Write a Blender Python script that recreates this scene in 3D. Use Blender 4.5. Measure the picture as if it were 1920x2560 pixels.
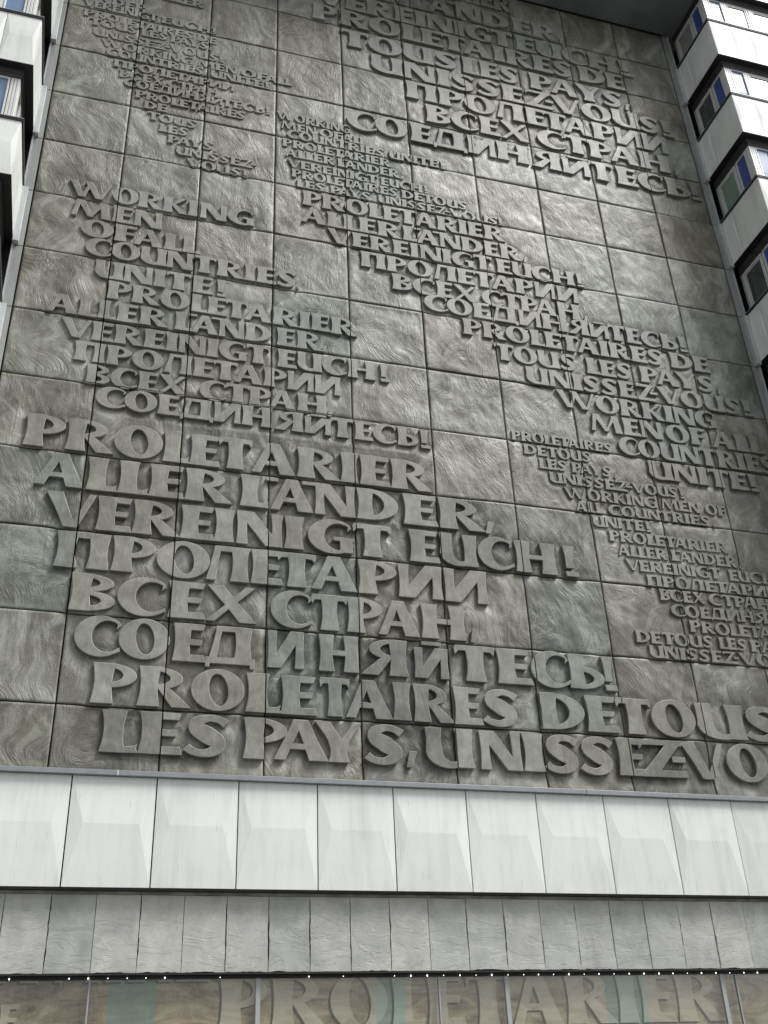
import bpy, math, random, json
import numpy as np
from mathutils import Vector, Matrix
from mathutils.geometry import delaunay_2d_cdt

random.seed(7); RNG = np.random.default_rng(7)
for o in list(bpy.data.objects): bpy.data.objects.remove(o)
SC = bpy.context.scene; COL = SC.collection
U = 1.5                      # metres per relief panel width
ZO = 6.894                   # height of the first full joint above the ground
H = 0.9429                   # panel height in panel widths

def W(x, y, z): return (x*U, y*U, z*U + ZO)

# ------------------------------------------------------------ camera
cam = bpy.data.cameras.new('camera'); co = bpy.data.objects.new('camera', cam); COL.objects.link(co)
SC.camera = co
R = Matrix((((0.9598774, -0.277541, -0.0400802), (0.1069656, 0.4945062, -0.8625671), (0.2592176, 0.8236715, 0.5043526))))
M = Matrix.Identity(4)
for i in range(3):
    M[i][0] = R[0][i]; M[i][1] = -R[1][i]; M[i][2] = -R[2][i]
M.translation = Vector(W(*(1.23522,-9.87131,-3.52947)))
co.matrix_world = M
cam.sensor_fit = 'VERTICAL'; cam.sensor_height = 24.0; cam.sensor_width = 18.0
cam.lens = 2602.389/2560*24.0; cam.clip_start = 0.1; cam.clip_end = 2000
SC.render.resolution_x = 768; SC.render.resolution_y = 1024

# ------------------------------------------------------------ light
SUN_EL, SUN_AZ = math.radians(57), math.radians(57)      # azimuth: from -Y (front) towards +X (right)
wd = bpy.data.worlds.new('World'); SC.world = wd; wd.use_nodes = True
nt = wd.node_tree; nt.nodes.clear()
sky = nt.nodes.new('ShaderNodeTexSky'); sky.sky_type = 'NISHITA'; sky.sun_disc = False
sky.sun_elevation = SUN_EL; sky.sun_rotation = math.pi - SUN_AZ
sky.air_density = 1.0; sky.dust_density = 3.0; sky.ozone_density = 1.0
hs = nt.nodes.new('ShaderNodeHueSaturation'); hs.inputs['Saturation'].default_value = 0.22
bg = nt.nodes.new('ShaderNodeBackground'); bg.inputs['Strength'].default_value = 0.055
wo = nt.nodes.new('ShaderNodeOutputWorld')
nt.links.new(sky.outputs[0], hs.inputs['Color']); nt.links.new(hs.outputs[0], bg.inputs[0]); nt.links.new(bg.outputs[0], wo.inputs[0])
sl = bpy.data.lights.new('sun', 'SUN'); sl.energy = 1.5; sl.angle = math.radians(24); sl.color = (1.0, 0.985, 0.95)
so = bpy.data.objects.new('sun', sl); COL.objects.link(so)
sd = Vector((math.sin(SUN_AZ)*math.cos(SUN_EL), -math.cos(SUN_AZ)*math.cos(SUN_EL), math.sin(SUN_EL)))
so.rotation_euler = sd.to_track_quat('Z', 'Y').to_euler(); so.location = (20, -30, 40)
SC.view_settings.view_transform = 'Standard'; SC.view_settings.look = 'None'
SC.view_settings.gamma = 1; SC.view_settings.use_curve_mapping = False
SC.view_settings.exposure = 1.38
SC.render.engine = 'CYCLES'

# ------------------------------------------------------------ materials
def newmat(name):
    m = bpy.data.materials.new(name); m.use_nodes = True
    n = m.node_tree; b = n.nodes['Principled BSDF']
    return m, n, b
def nd(n, t, **kw):
    x = n.nodes.new(t)
    for k, v in kw.items():
        if k.startswith('i_'): x.inputs[k[2:].replace('_', ' ')].default_value = v
        else: setattr(x, k, v)
    return x
def lk(n, a, b): n.links.new(a, b)
def math_(n, op, a, b=None, clamp=False):
    x = n.nodes.new('ShaderNodeMath'); x.operation = op; x.use_clamp = clamp
    for i, v in enumerate((a, b)):
        if v is None: continue
        if isinstance(v, (int, float)): x.inputs[i].default_value = v
        else: n.links.new(v, x.inputs[i])
    return x.outputs[0]
def ramp(n, fac, stops):
    r = n.nodes.new('ShaderNodeValToRGB'); e = r.color_ramp.elements
    while len(e) < len(stops): e.new(0.5)
    for i, (p, c) in enumerate(stops):
        e[i].position = p; e[i].color = (*c, 1) if len(c) == 3 else c
    n.links.new(fac, r.inputs[0]); return r.outputs[0]
def mix(n, fac, a, b, mode='MIX'):
    x = n.nodes.new('ShaderNodeMix'); x.data_type = 'RGBA'; x.blend_type = mode
    for s, v in ((x.inputs[0], fac), (x.inputs[6], a), (x.inputs[7], b)):
        if isinstance(v, (int, float)): s.default_value = v
        elif isinstance(v, tuple): s.default_value = (*v, 1)
        else: n.links.new(v, s)
    return x.outputs[2]
def posn(n): return n.nodes.new('ShaderNodeNewGeometry').outputs['Position']
def noise(n, vec, scale, detail=3, rough=.5, dist=0.):
    x = nd(n, 'ShaderNodeTexNoise'); x.inputs['Scale'].default_value = scale; x.inputs['Detail'].default_value = detail
    x.inputs['Roughness'].default_value = rough; x.inputs['Distortion'].default_value = dist
    n.links.new(vec, x.inputs['Vector']); return x
def vmath(n, op, a, b=None):
    x = n.nodes.new('ShaderNodeVectorMath'); x.operation = op
    for i, v in enumerate((a, b)):
        if v is None: continue
        if isinstance(v, tuple): x.inputs[i].default_value = v
        else: n.links.new(v, x.inputs[i])
    return x.outputs[0]
def scale_v(n, v, s):
    m = n.nodes.new('ShaderNodeMapping'); m.inputs['Scale'].default_value = s; n.links.new(v, m.inputs['Vector']); return m.outputs[0]
def bump(n, b, h, strength, dist):
    x = n.nodes.new('ShaderNodeBump'); x.inputs['Strength'].default_value = strength; x.inputs['Distance'].default_value = dist
    n.links.new(h, x.inputs['Height']); n.links.new(x.outputs[0], b.inputs['Normal']); return x

def patina(name, letters):
    m, n, b = newmat(name)
    p = posn(n)
    # each cast panel has its own tone, shared by the ground and the letters on it
    sx = n.nodes.new('ShaderNodeSeparateXYZ'); lk(n, p, sx.inputs[0])
    ci = math_(n, 'FLOOR', math_(n, 'DIVIDE', sx.outputs[0], U)); cj = math_(n, 'FLOOR', math_(n, 'DIVIDE', math_(n, 'SUBTRACT', sx.outputs[2], ZO), U*H))
    cv = n.nodes.new('ShaderNodeCombineXYZ'); lk(n, ci, cv.inputs[0]); lk(n, cj, cv.inputs[1])
    wn = n.nodes.new('ShaderNodeTexWhiteNoise'); lk(n, cv.outputs[0], wn.inputs['Vector']); oi = wn.outputs['Value']
    off = vmath(n, 'MULTIPLY', wn.outputs['Color'], (0, 60., 0))
    q = vmath(n, 'ADD', p, off)
    sw = noise(n, q, 0.62, 1.5, .45, 0.5)
    c = vmath(n, 'SUBTRACT', sw.outputs['Color'], (.5, .5, .5))
    warp = vmath(n, 'MULTIPLY', c, (1.7, 0., 1.7) if not letters else (.5, 0, .3))
    q2 = vmath(n, 'ADD', q, warp)
    fine = noise(n, scale_v(n, q2, (30, 1, 8.) if not letters else (26, 1, 4.)), 1.0, 3, .6, .25)
    broad = noise(n, scale_v(n, q2, (5., 1, 1.9)), 1.0, 3, .6, .3)
    cloud = noise(n, scale_v(n, q2, (2.0, 1, 1.1)), 1.0, 5, .66, .5)
    mask = ramp(n, noise(n, q, 1.9, 2, .5).outputs['Fac'], [(.38, (.08, .08, .08)), (.62, (1, 1, 1))])
    mott = noise(n, p, .95, 5, .62, .6)
    mot2 = noise(n, q, 4.2, 4, .65, .5)
    stain = noise(n, scale_v(n, q, (2.6, 1, .8)), 1.0, 4, .6, .8)
    drip = noise(n, scale_v(n, p, (8., 1, .45)), 1.0, 3, .6, .2)
    tint = ramp(n, oi, [(0., (.66, .65, .60)), (.2, (1.12, 1.05, .90)), (.4, (.84, .92, .86)), (.6, (1.32, 1.30, 1.22)), (.8, (.84, .76, .62)), (1., (1.18, 1.19, 1.16))])
    if letters:
        mm = math_(n, 'ADD', math_(n, 'MULTIPLY', mott.outputs['Fac'], .5), math_(n, 'MULTIPLY', mot2.outputs['Fac'], .5))
        base = ramp(n, mm, [(.36, (.150, .152, .138)), (.5, (.222, .226, .209)), (.63, (.305, .311, .293))])
        base = mix(n, .7, base, mix(n, 1.0, base, tint, 'MULTIPLY'))
        col = mix(n, ramp(n, fine.outputs['Fac'], [(.5, (0, 0, 0)), (.75, (.4, .4, .4))]), base, (.36, .365, .345))
        col = mix(n, ramp(n, stain.outputs['Fac'], [(.53, (0, 0, 0)), (.75, (.6, .6, .6))]), col, (.14, .137, .118))
    else:
        base = ramp(n, mott.outputs['Fac'], [(.30, (.078, .079, .070)), (.45, (.120, .121, .107)), (.58, (.160, .163, .146)), (.70, (.26, .268, .248))])
        base = mix(n, 1.0, base, tint, 'MULTIPLY')
        col = mix(n, ramp(n, cloud.outputs['Fac'], [(.46, (0, 0, 0)), (.66, (.85, .85, .85))]), base, mix(n, .6, (.35, .362, .340), mix(n, 1., (.35, .362, .340), tint, 'MULTIPLY')))
        rub = ramp(n, math_(n, 'ADD', math_(n, 'MULTIPLY', fine.outputs['Fac'], .6), math_(n, 'MULTIPLY', broad.outputs['Fac'], .45)), [(.52, (0, 0, 0)), (.70, (.62, .62, .62))])
        rub = mix(n, 1.0, rub, mask, 'MULTIPLY')
        col = mix(n, rub, col, (.38, .385, .355))
        col = mix(n, ramp(n, stain.outputs['Fac'], [(.50, (0, 0, 0)), (.74, (.6, .6, .6))]), col, (.105, .092, .068))
    col = mix(n, ramp(n, drip.outputs['Fac'], [(.56, (0, 0, 0)), (.72, (.32, .32, .32))]), col, (.075, .078, .07))
    lk(n, col, b.inputs['Base Color'])
    lk(n, ramp(n, mot2.outputs['Fac'], [(.3, (.38,)*3), (.7, (.58,)*3)]), b.inputs['Roughness']); b.inputs['Specular IOR Level'].default_value = .55
    gr = noise(n, p, 34, 4, .7)
    h = math_(n, 'ADD', math_(n, 'MULTIPLY', math_(n, 'MULTIPLY', fine.outputs['Fac'], mask), .35 if letters else .62), math_(n, 'MULTIPLY', broad.outputs['Fac'], .5 if letters else .62))
    h = math_(n, 'ADD', h, math_(n, 'MULTIPLY', cloud.outputs['Fac'], .5 if letters else .45))
    h = math_(n, 'ADD', h, math_(n, 'MULTIPLY', gr.outputs['Fac'], .22))
    bump(n, b, h, .5 if letters else .72, .020 if letters else .034)
    return m
MP = patina('patinated_relief', False); ML = patina('patinated_letter', True)

def simple(name, col, rough=.5, metal=0., spec=.5, nz=0., nscale=3., bmp=0., streak=False, col2=None):
    m, n, b = newmat(name); b.inputs['Roughness'].default_value = rough; b.inputs['Metallic'].default_value = metal
    b.inputs['Specular IOR Level'].default_value = spec
    if nz or col2:
        p = posn(n); v = scale_v(n, p, (3., 3., .5)) if streak else p
        t = noise(n, v, nscale, 4, .6, .4)
        c2 = col2 or tuple(c*(1-nz) for c in col)
        lk(n, ramp(n, t.outputs['Fac'], [(.35, c2), (.62, col)]), b.inputs['Base Color'])
        if bmp: bump(n, b, t.outputs['Fac'], .4, bmp)
    else: b.inputs['Base Color'].default_value = (*col, 1)
    return m
M_EDGE_HL = simple('edge_highlight_tint', (.52, .525, .49), .36, nz=.55, nscale=2.5)  # pale tint for the letter chamfers, an edge highlight put into the colour
M_MULL = simple('grey_mullion', (.40, .42, .43), .4)
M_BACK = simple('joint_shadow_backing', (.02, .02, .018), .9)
M_TRIM = simple('zinc_trim', (.30, .315, .33), .45, .3, nz=.12, nscale=5)
M_BEAD = simple('stained_bead', (.30, .29, .26), .6, nz=.6, nscale=2.5, streak=False)
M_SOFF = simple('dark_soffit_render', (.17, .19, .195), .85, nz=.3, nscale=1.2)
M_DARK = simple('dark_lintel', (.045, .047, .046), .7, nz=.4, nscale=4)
M_BLACK = simple('black_gasket', (.012, .012, .013), .6)
M_FRAME = simple('white_window_frame', (.72, .72, .71), .4, nz=.08)
M_PIL = simple('grey_pilaster', (.32, .335, .33), .6, nz=.25, nscale=2.2, streak=True)
M_LIP = simple('pale_metal_strip', (.52, .545, .55), .4, .1, nz=.15, nscale=4, streak=True)
M_BLUE = simple('blue_infill_panel', (.05, .10, .34), .18, spec=.8, nz=.15)
M_BLUE2 = simple('light_blue_glass', (.09, .16, .36), .25, spec=.3)
M_LILAC = simple('pale_blind', (.42, .46, .58), .6, spec=.2)
M_BLIND = simple('white_blind', (.62, .63, .60), .5, nz=.1, nscale=6)
M_GREY = simple('rear_wall_plaster', (.2, .2, .19), .8, nz=.2)

def white_paint():
    m, n, b = newmat('white_enamel_panel'); p = posn(n)
    st = noise(n, scale_v(n, p, (7., 7., .7)), 1., 4, .6, .3)
    bl = noise(n, p, 1.1, 4, .55, .3)
    f = math_(n, 'ADD', math_(n, 'MULTIPLY', st.outputs['Fac'], .5), math_(n, 'MULTIPLY', bl.outputs['Fac'], .5))
    c = ramp(n, f, [(.32, (.66, .685, .655)), (.5, (.79, .81, .785)), (.62, (.83, .85, .825))])
    sp = noise(n, scale_v(n, p, (60., 60., 3.)), 1., 2, .5)
    c = mix(n, ramp(n, sp.outputs['Fac'], [(.66, (0, 0, 0)), (.78, (.42, .42, .42))]), c, (.34, .34, .31))
    lk(n, c, b.inputs['Base Color']); b.inputs['Roughness'].default_value = .42
    b.inputs['Specular IOR Level'].default_value = .45
    bump(n, b, bl.outputs['Fac'], .25, .02)
    return m
M_WHITE = white_paint()
def slate():
    m, n, b = newmat('riven_slate'); p = posn(n)
    oi = n.nodes.new('ShaderNodeObjectInfo').outputs['Random']
    off = n.nodes.new('ShaderNodeCombineXYZ'); lk(n, math_(n, 'MULTIPLY', oi, 40.), off.inputs[2]); lk(n, math_(n, 'MULTIPLY', oi, 21.), off.inputs[0])
    q = vmath(n, 'ADD', p, off.outputs[0])
    rot = n.nodes.new('ShaderNodeCombineXYZ'); lk(n, math_(n, 'MULTIPLY', math_(n, 'SUBTRACT', oi, .45), 2.6), rot.inputs[1])
    mp = n.nodes.new('ShaderNodeMapping'); lk(n, q, mp.inputs['Vector']); lk(n, rot.outputs[0], mp.inputs['Rotation']); mp.inputs['Scale'].default_value = (.8, 1., 2.2)
    wv = noise(n, mp.outputs[0], 1.5, 5, .6, 1.0)
    edge = ramp(n, wv.outputs['Fac'], [(.30, (0, 0, 0)), (.31, (.25, .25, .25)), (.42, (.3, .3, .3)), (.428, (.55, .55, .55)), (.54, (.6, .6, .6)), (.547, (.85, .85, .85)), (.66, (.9, .9, .9)), (.665, (1, 1, 1))])
    fine = noise(n, q, 22, 4, .65)
    st = noise(n, scale_v(n, p, (1.5, 1, 1.2)), 1.6, 5, .65, .5)
    c = ramp(n, st.outputs['Fac'], [(.3, (.35, .36, .34)), (.55, (.48, .49, .468)), (.72, (.57, .58, .555))])
    c = mix(n, 1., c, ramp(n, oi, [(0, (.88, .89, .88)), (.5, (1, 1, 1)), (1, (1.1, 1.09, 1.05))]), 'MULTIPLY')
    fl = noise(n, q, 5., 5, .75, .4)
    c = mix(n, ramp(n, fl.outputs['Fac'], [(.60, (0, 0, 0)), (.70, (.35, .35, .35))]), c, (.24, .25, .24))
    lk(n, c, b.inputs['Base Color']); b.inputs['Roughness'].default_value = .55
    h = math_(n, 'ADD', edge, math_(n, 'MULTIPLY', fine.outputs['Fac'], .25))
    bump(n, b, h, .6, .018)
    return m
M_SLATE = slate()
def glass(name, col, trans=1., rough=.03):
    m, n, b = newmat(name); b.inputs['Base Color'].default_value = (*col, 1); b.inputs['Roughness'].default_value = rough
    b.inputs['Transmission Weight'].default_value = trans; b.inputs['IOR'].default_value = 1.45; return m
def pane_mat(name, col, rough=.06):
    m, n, b = newmat(name); b.inputs['Base Color'].default_value = (*col, 1); b.inputs['Roughness'].default_value = rough
    b.inputs['Specular IOR Level'].default_value = .5; b.inputs['Coat Weight'].default_value = .15; b.inputs['Coat Roughness'].default_value = .03
    return m
M_GREEN = pane_mat('greenish_window_glass', (.22, .31, .26)); M_DKGL = pane_mat('dark_window_glass', (.07, .075, .08))
M_BLGL = pane_mat('sky_blue_window_glass', (.17, .26, .42)); M_ROOM = pane_mat('grey_window_glass', (.32, .34, .32))
def shopglass():
    m, n, b = newmat('shop_window_glass')
    tr = n.nodes.new('ShaderNodeBsdfTransparent'); gl = n.nodes.new('ShaderNodeBsdfGlossy'); gl.inputs['Roughness'].default_value = .04
    tr.inputs[0].default_value = (.95, .955, .94, 1)
    fr = n.nodes.new('ShaderNodeLayerWeight'); fr.inputs[0].default_value = .25
    mx = n.nodes.new('ShaderNodeMixShader'); lk(n, math_(n, 'ADD', math_(n, 'MULTIPLY', fr.outputs[1], .4), .06), mx.inputs[0]); lk(n, tr.outputs[0], mx.inputs[1]); lk(n, gl.outputs[0], mx.inputs[2])
    lk(n, mx.outputs[0], n.nodes['Material Output'].inputs[0]); return m
M_SHOP = shopglass()

# ------------------------------------------------------------ object helpers
def link(o, parent=None, **kw):
    COL.objects.link(o)
    if parent is not None: o.parent = parent
    for k, v in kw.items(): o[k] = v
    return o
def thing(name, label, cat, loc=(0, 0, 0), **kw):
    o = bpy.data.objects.new(name, None); o.location = loc; o.empty_display_size = .2
    return link(o, None, label=label, category=cat, **kw)
def wloc(o):
    v = Vector((0, 0, 0))
    while o is not None: v += o.location; o = o.parent
    return v
def mesh_obj(name, verts, faces, mat, parent=None, smooth=False, bev=0, **kw):
    """verts in world metres; the object's origin goes to the lower corner of its bounds"""
    vs = np.array(verts, float); org = Vector(vs.min(0)) if parent is not None or True else Vector((0, 0, 0))
    me = bpy.data.meshes.new(name); me.from_pydata([tuple(v) for v in (vs-np.array(org))], [], faces); me.materials.append(mat)
    if smooth: me.shade_smooth()
    me.update()
    o = bpy.data.objects.new(name, me)
    o.location = org - (wloc(parent) if parent is not None else Vector((0, 0, 0)))
    if bev:
        md = o.modifiers.new('bevel', 'BEVEL'); md.width = bev; md.segments = 2; md.limit_method = 'ANGLE'
    return link(o, parent, **kw)
class MB:
    def __init__(s): s.v = []; s.f = []
    def box(s, a, b):                     # panel units, corners
        x0, x1 = sorted((a[0], b[0])); y0, y1 = sorted((a[1], b[1])); z0, z1 = sorted((a[2], b[2])); k = len(s.v)
        s.v += [W(x, y, z) for z in (z0, z1) for y in (y0, y1) for x in (x0, x1)]
        s.f += [tuple(k+i for i in q) for q in ((0, 2, 3, 1), (4, 5, 7, 6), (0, 1, 5, 4), (2, 6, 7, 3), (0, 4, 6, 2), (1, 3, 7, 5))]
        return s
    def add(s, vs, fs):
        k = len(s.v); s.v += [W(*v) for v in vs]; s.f += [tuple(k+i for i in q) for q in fs]; return s
    def build(s, name, mat, parent=None, **kw): return mesh_obj(name, s.v, s.f, mat, parent, **kw)
def box(name, a, b, mat, parent=None, **kw): return MB().box(a, b).build(name, mat, parent, **kw)

LINES = [
    ('A', 2.845, [('PRO', 0.334, 1.79), ('LET', 1.803, 2.789), ('ARIER', 2.798, 4.927)]),
    ('A', 2.38, [('ALLER', 0.502, 2.566), ('L', 2.676, 2.979), ('ÄND', 3.019, 4.504), ('ER', 4.566, 5.554), (',', 5.574, 5.689)]),
    ('A', 1.904, [('VERE', 0.651, 2.397), ('INI', 2.406, 3.394), ('GT', 3.443, 4.396), ('E', 4.617, 4.965), ('UCH', 4.984, 6.436), ('!', 6.543, 6.713)]),
    ('A', 1.442, [('ПРО', 0.811, 2.375), ('ЛЕ', 2.346, 3.15), ('ТА', 3.111, 3.989), ('РИИ', 3.998, 5.518)]),
    ('A', 0.973, [('ВСЕХ', 1.002, 2.885), ('СТР', 3.04, 4.26), ('АН', 4.215, 5.218), (',', 5.265, 5.364)]),
    ('A', 0.508, [('СО', 1.098, 2.013), ('ЕД', 2.052, 2.878), ('И', 3.014, 3.392), ('Н', 3.552, 3.98), ('Я', 4.032, 4.522), ('Й', 4.597, 4.979), ('ТЕ', 5.065, 5.941), ('С', 5.95, 6.41), ('Ь', 6.4, 6.829), ('!', 6.829, 6.977)]),
    ('A', 0.022, [('PRO', 1.307, 2.782), ('L', 2.802, 3.139), ('E', 3.155, 3.515), ('T', 3.565, 3.869), ('A', 3.831, 4.327), ('I', 4.336, 4.53), ('RE', 4.56, 5.316), ('S', 5.33, 5.748), ('DE', 5.988, 6.914), ('TO', 6.924, 7.89), ('U', 7.91, 8.522), ('S', 8.532, 9.022)]),
    ('A', -0.446, [('LE', 1.437, 2.183), ('S', 2.221, 2.648), ('P', 2.791, 3.219), ('A', 3.097, 3.637), ('Y', 3.508, 3.985), ('S', 4.018, 4.436), (',', 4.453, 4.567), ('U', 4.665, 5.176), ('N', 5.259, 5.721), ('I', 5.739, 5.979), ('S', 5.984, 6.397), ('S', 6.397, 6.805), ('E', 6.843, 7.173), ('Z', 7.105, 7.655), ('-', 7.507, 7.664), ('V', 7.635, 8.172), ('O', 8.193, 8.713)]),
    ('B', 6.634, [('WO', 0.39, 1.242), ('RKI', 1.242, 2.001), ('NG', 2.031, 2.724)]),
    ('B', 6.299, [('MEN', 0.464, 1.56)]),
    ('B', 5.985, [('OF', 0.597, 1.273), ('ALL', 1.244, 2.053)]),
    ('B', 5.694, [('COUN', 0.688, 1.978), ('TRIES', 1.988, 3.302), (',', 3.307, 3.359)]),
    ('B', 5.351, [('UNITE', 0.83, 2.241), ('!', 2.3, 2.414)]),
    ('B', 5.046, [('PRO', 1.002, 1.974), ('LET', 1.993, 2.681), ('ARIER', 2.657, 4.071)]),
    ('B', 4.726, [('ALLER', 0.357, 1.731), ('L', 1.821, 2.015), ('ÄND', 2.024, 2.985), ('ER', 3.06, 3.622), (',', 3.632, 3.688)]),
    ('B', 4.392, [('VEREINIGT', 0.537, 2.971), ('EUCH', 3.073, 4.305), ('!', 4.372, 4.486)]),
    ('B', 4.074, [('ПРОЛЕТАРИИ', 0.725, 3.854)]),
    ('B', 3.762, [('ВСЕХ', 0.884, 2.002), ('СТРАН', 2.162, 3.676), (',', 3.686, 3.764)]),
    ('B', 3.471, [('СО', 1.021, 1.691), ('ЕД', 1.705, 2.331), ('ИН', 2.341, 3.018), ('ЯЙТ', 3.065, 4.004), ('ЕСЬ', 4.014, 4.813), ('!', 4.843, 4.97)]),
    ('C', 10.956, [('ALLER', 1.172, 1.865)]),
    ('C', 10.558, [('LÄNDER', 0.1, 1.067), (',', 1.078, 1.129)]),
    ('C', 10.404, [('VEREINIGT', 0.191, 1.232), ('EUCH', 1.288, 2.016), ('!', 2.034, 2.089)]),
    ('C', 10.178, [('PROLETAIRES', 0.214, 1.757), ('DE', 1.813, 2.093)]),
    ('C', 10.019, [('TOUS', 0.314, 0.976), ('LES', 1.031, 1.401), ('PAYS', 1.445, 1.988), (',', 1.992, 2.037)]),
    ('C', 9.8, [('UNISSEZ', 0.378, 1.393), ('-', 1.382, 1.448), ('VOUS', 1.437, 2.143), ('!', 2.154, 2.216)]),
    ('C', 9.609, [('WORKING', 0.501, 1.786), ('MEN', 1.852, 2.418), ('OF', 2.474, 2.867), ('ALL', 2.855, 3.221)]),
    ('C', 9.438, [('COUNTRIES', 0.59, 1.948), (',', 1.959, 2.003), ('UNITE', 2.047, 2.813), ('!', 2.836, 2.899)]),
    ('C', 9.227, [('ПРОЛЕТАРИИ', 0.714, 2.385)]),
    ('C', 9.036, [('ВСЕХ', 0.803, 1.411), ('СТРАН', 1.464, 2.184), (',', 2.195, 2.239)]),
    ('C', 8.882, [('СОЕДИНЯЙТЕСЬ', 0.878, 2.841), ('!', 2.854, 2.916)]),
    ('C', 8.682, [('PROLETAIRES', 1.05, 2.566)]),
    ('C', 8.501, [('DE', 1.177, 1.484)]),
    ('C', 8.297, [('TOUS', 1.243, 1.901)]),
    ('C', 8.11, [('LES', 1.41, 1.798)]),
    ('C', 7.925, [('PAYS', 1.535, 2.145), (',', 2.161, 2.207)]),
    ('C', 7.733, [('UNISSEZ', 1.659, 2.687), ('-', 2.677, 2.738)]),
    ('C', 7.533, [('VOUS', 1.803, 2.535), ('!', 2.566, 2.629)]),
    ('D', 8.845, [('WORKING', 3.012, 4.094)]),
    ('D', 8.663, [('MEN', 3.081, 3.584), ('OF', 3.634, 3.982), ('ALL', 3.982, 4.321)]),
    ('D', 8.495, [('COUNTRIES', 3.16, 4.593), (',', 4.607, 4.635), ('UNITE', 4.67, 5.425), ('!', 5.456, 5.523)]),
    ('D', 8.302, [('PROLETARIER', 3.1, 4.677)]),
    ('D', 8.113, [('ALLER', 3.141, 3.847), ('LÄNDER', 3.892, 4.802), (',', 4.826, 4.877)]),
    ('D', 7.905, [('VEREINIGT', 3.175, 4.472), ('EUCH', 4.518, 5.139), ('!', 5.166, 5.227)]),
    ('D', 7.724, [('PROLETAIRES', 3.234, 4.76), ('DE', 4.817, 5.139), ('TOUS', 5.139, 5.81)]),
    ('D', 7.537, [('LES', 3.306, 3.696), ('PAYS', 3.776, 4.351), (',', 4.364, 4.402), ('UNISSEZ', 4.469, 5.474), ('-', 5.467, 5.536), ('VOUS', 5.52, 6.263), ('!', 6.274, 6.339)]),
    ('E', 7.221, [('PROLETARIER', 3.384, 6.327)]),
    ('E', 6.9, [('ALLER', 3.369, 4.762), ('LÄNDER', 4.795, 6.544), (',', 6.587, 6.653)]),
    ('E', 6.593, [('VEREINIGT', 3.725, 6.082), ('EUCH', 6.152, 7.343), ('!', 7.382, 7.488)]),
    ('E', 6.28, [('ПРОЛЕТАРИИ', 4.173, 7.357)]),
    ('E', 5.967, [('ВСЕХ', 4.597, 5.796), ('СТРАН', 5.874, 7.341), (',', 7.389, 7.448)]),
    ('E', 5.707, [('СОЕДИН', 5.032, 7.105), ('ЯЙТЕСЬ', 7.135, 8.826), ('!', 8.851, 8.979)]),
    ('E', 5.386, [('PROLETAIRES', 5.548, 8.524), ('DE', 8.638, 9.263)]),
    ('E', 5.042, [('TOUS', 5.972, 7.147), ('LES', 7.295, 7.978), ('PAYS', 8.106, 9.258), (',', 9.302, 9.372)]),
    ('E', 4.722, [('UNISSEZ', 6.381, 8.269), ('-', 8.199, 8.316), ('VOUS', 8.316, 9.613), ('!', 9.655, 9.813)]),
    ('E', 4.411, [('WORKING', 6.779, 9.139)]),
    ('E', 4.098, [('MEN', 7.217, 8.263), ('OF', 8.32, 8.925), ('ALL', 9.019, 9.81)]),
    ('E', 3.783, [('COUNTRIES', 7.574, 9.92), (',', 9.945, 10.017)]),
    ('E', 3.46, [('UNITE', 7.947, 9.408), ('!', 9.443, 9.578)]),
    ('F', 12.758, [('PROLETARIER', 4.052, 7.035)]),
    ('F', 12.24, [('ALLER', 3.837, 5.097), ('LÄND', 5.19, 6.95), ('ER', 7.012, 7.841), (',', 7.875, 7.947)]),
    ('F', 11.769, [('VEREINIGT', 3.592, 6.965), ('EUCH', 7.02, 8.901), ('!', 8.953, 9.195)]),
    ('F', 11.34, [('PRO', 3.54, 4.981), ('LETA', 5.012, 6.54), ('IRES', 6.581, 7.994), ('DE', 8.113, 8.967)]),
    ('F', 10.845, [('TOUS', 4.001, 5.917), ('LES', 5.995, 6.976), ('PAYS', 7.16, 8.843), (',', 8.871, 8.977)]),
    ('F', 10.392, [('UNI', 4.462, 5.752), ('SSEZ', 5.778, 7.487), ('-', 7.387, 7.522), ('VOUS', 7.487, 9.455), ('!', 9.504, 9.72)]),
    ('F', 9.937, [('ПРОЛЕ', 5.001, 7.336), ('ТАРИИ', 7.302, 9.513)]),
    ('F', 9.473, [('ВСЕХ', 5.294, 6.981), ('СТРАН', 7.137, 9.462), (',', 9.532, 9.622)]),
    ('F', 8.969, [('СО', 4.048, 4.973), ('ЕДИН', 5.021, 6.921), ('ЯЙТ', 6.985, 8.364), ('ЕСЬ', 8.423, 9.729), ('!', 9.749, 9.919)]),
    ('G', 3.771, [('PROLETAIRES', 6.064, 7.457)]),
    ('G', 3.584, [('DE', 6.206, 6.52), ('TOUS', 6.531, 7.132)]),
    ('G', 3.397, [('LES', 6.391, 6.769), ('PAYS', 6.837, 7.39), (',', 7.423, 7.481)]),
    ('G', 3.208, [('UNISSEZ', 6.513, 7.585), ('-', 7.564, 7.65), ('VOUS', 7.65, 8.3), ('!', 8.334, 8.394)]),
    ('G', 3.013, [('WORKING', 6.684, 7.963), ('MEN', 8.029, 8.583), ('OF', 8.662, 8.972)]),
    ('G', 2.828, [('ALL', 6.813, 7.179), ('COUNTRIES', 7.257, 8.688), (',', 8.728, 8.782)]),
    ('G', 2.645, [('UNITE', 7.014, 7.714), ('!', 7.742, 7.81)]),
    ('G', 2.46, [('PROLETARIER', 7.203, 8.852)]),
    ('G', 2.268, [('ALLER', 7.295, 7.957), ('LÄNDER', 8.021, 8.946), (',', 8.975, 9.024)]),
    ('G', 2.078, [('VEREINIGT', 7.365, 8.67), ('EUCH', 8.79, 9.456), ('!', 9.489, 9.546)]),
    ('G', 1.889, [('ПРОЛЕТАРИИ', 7.614, 9.472)]),
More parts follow.
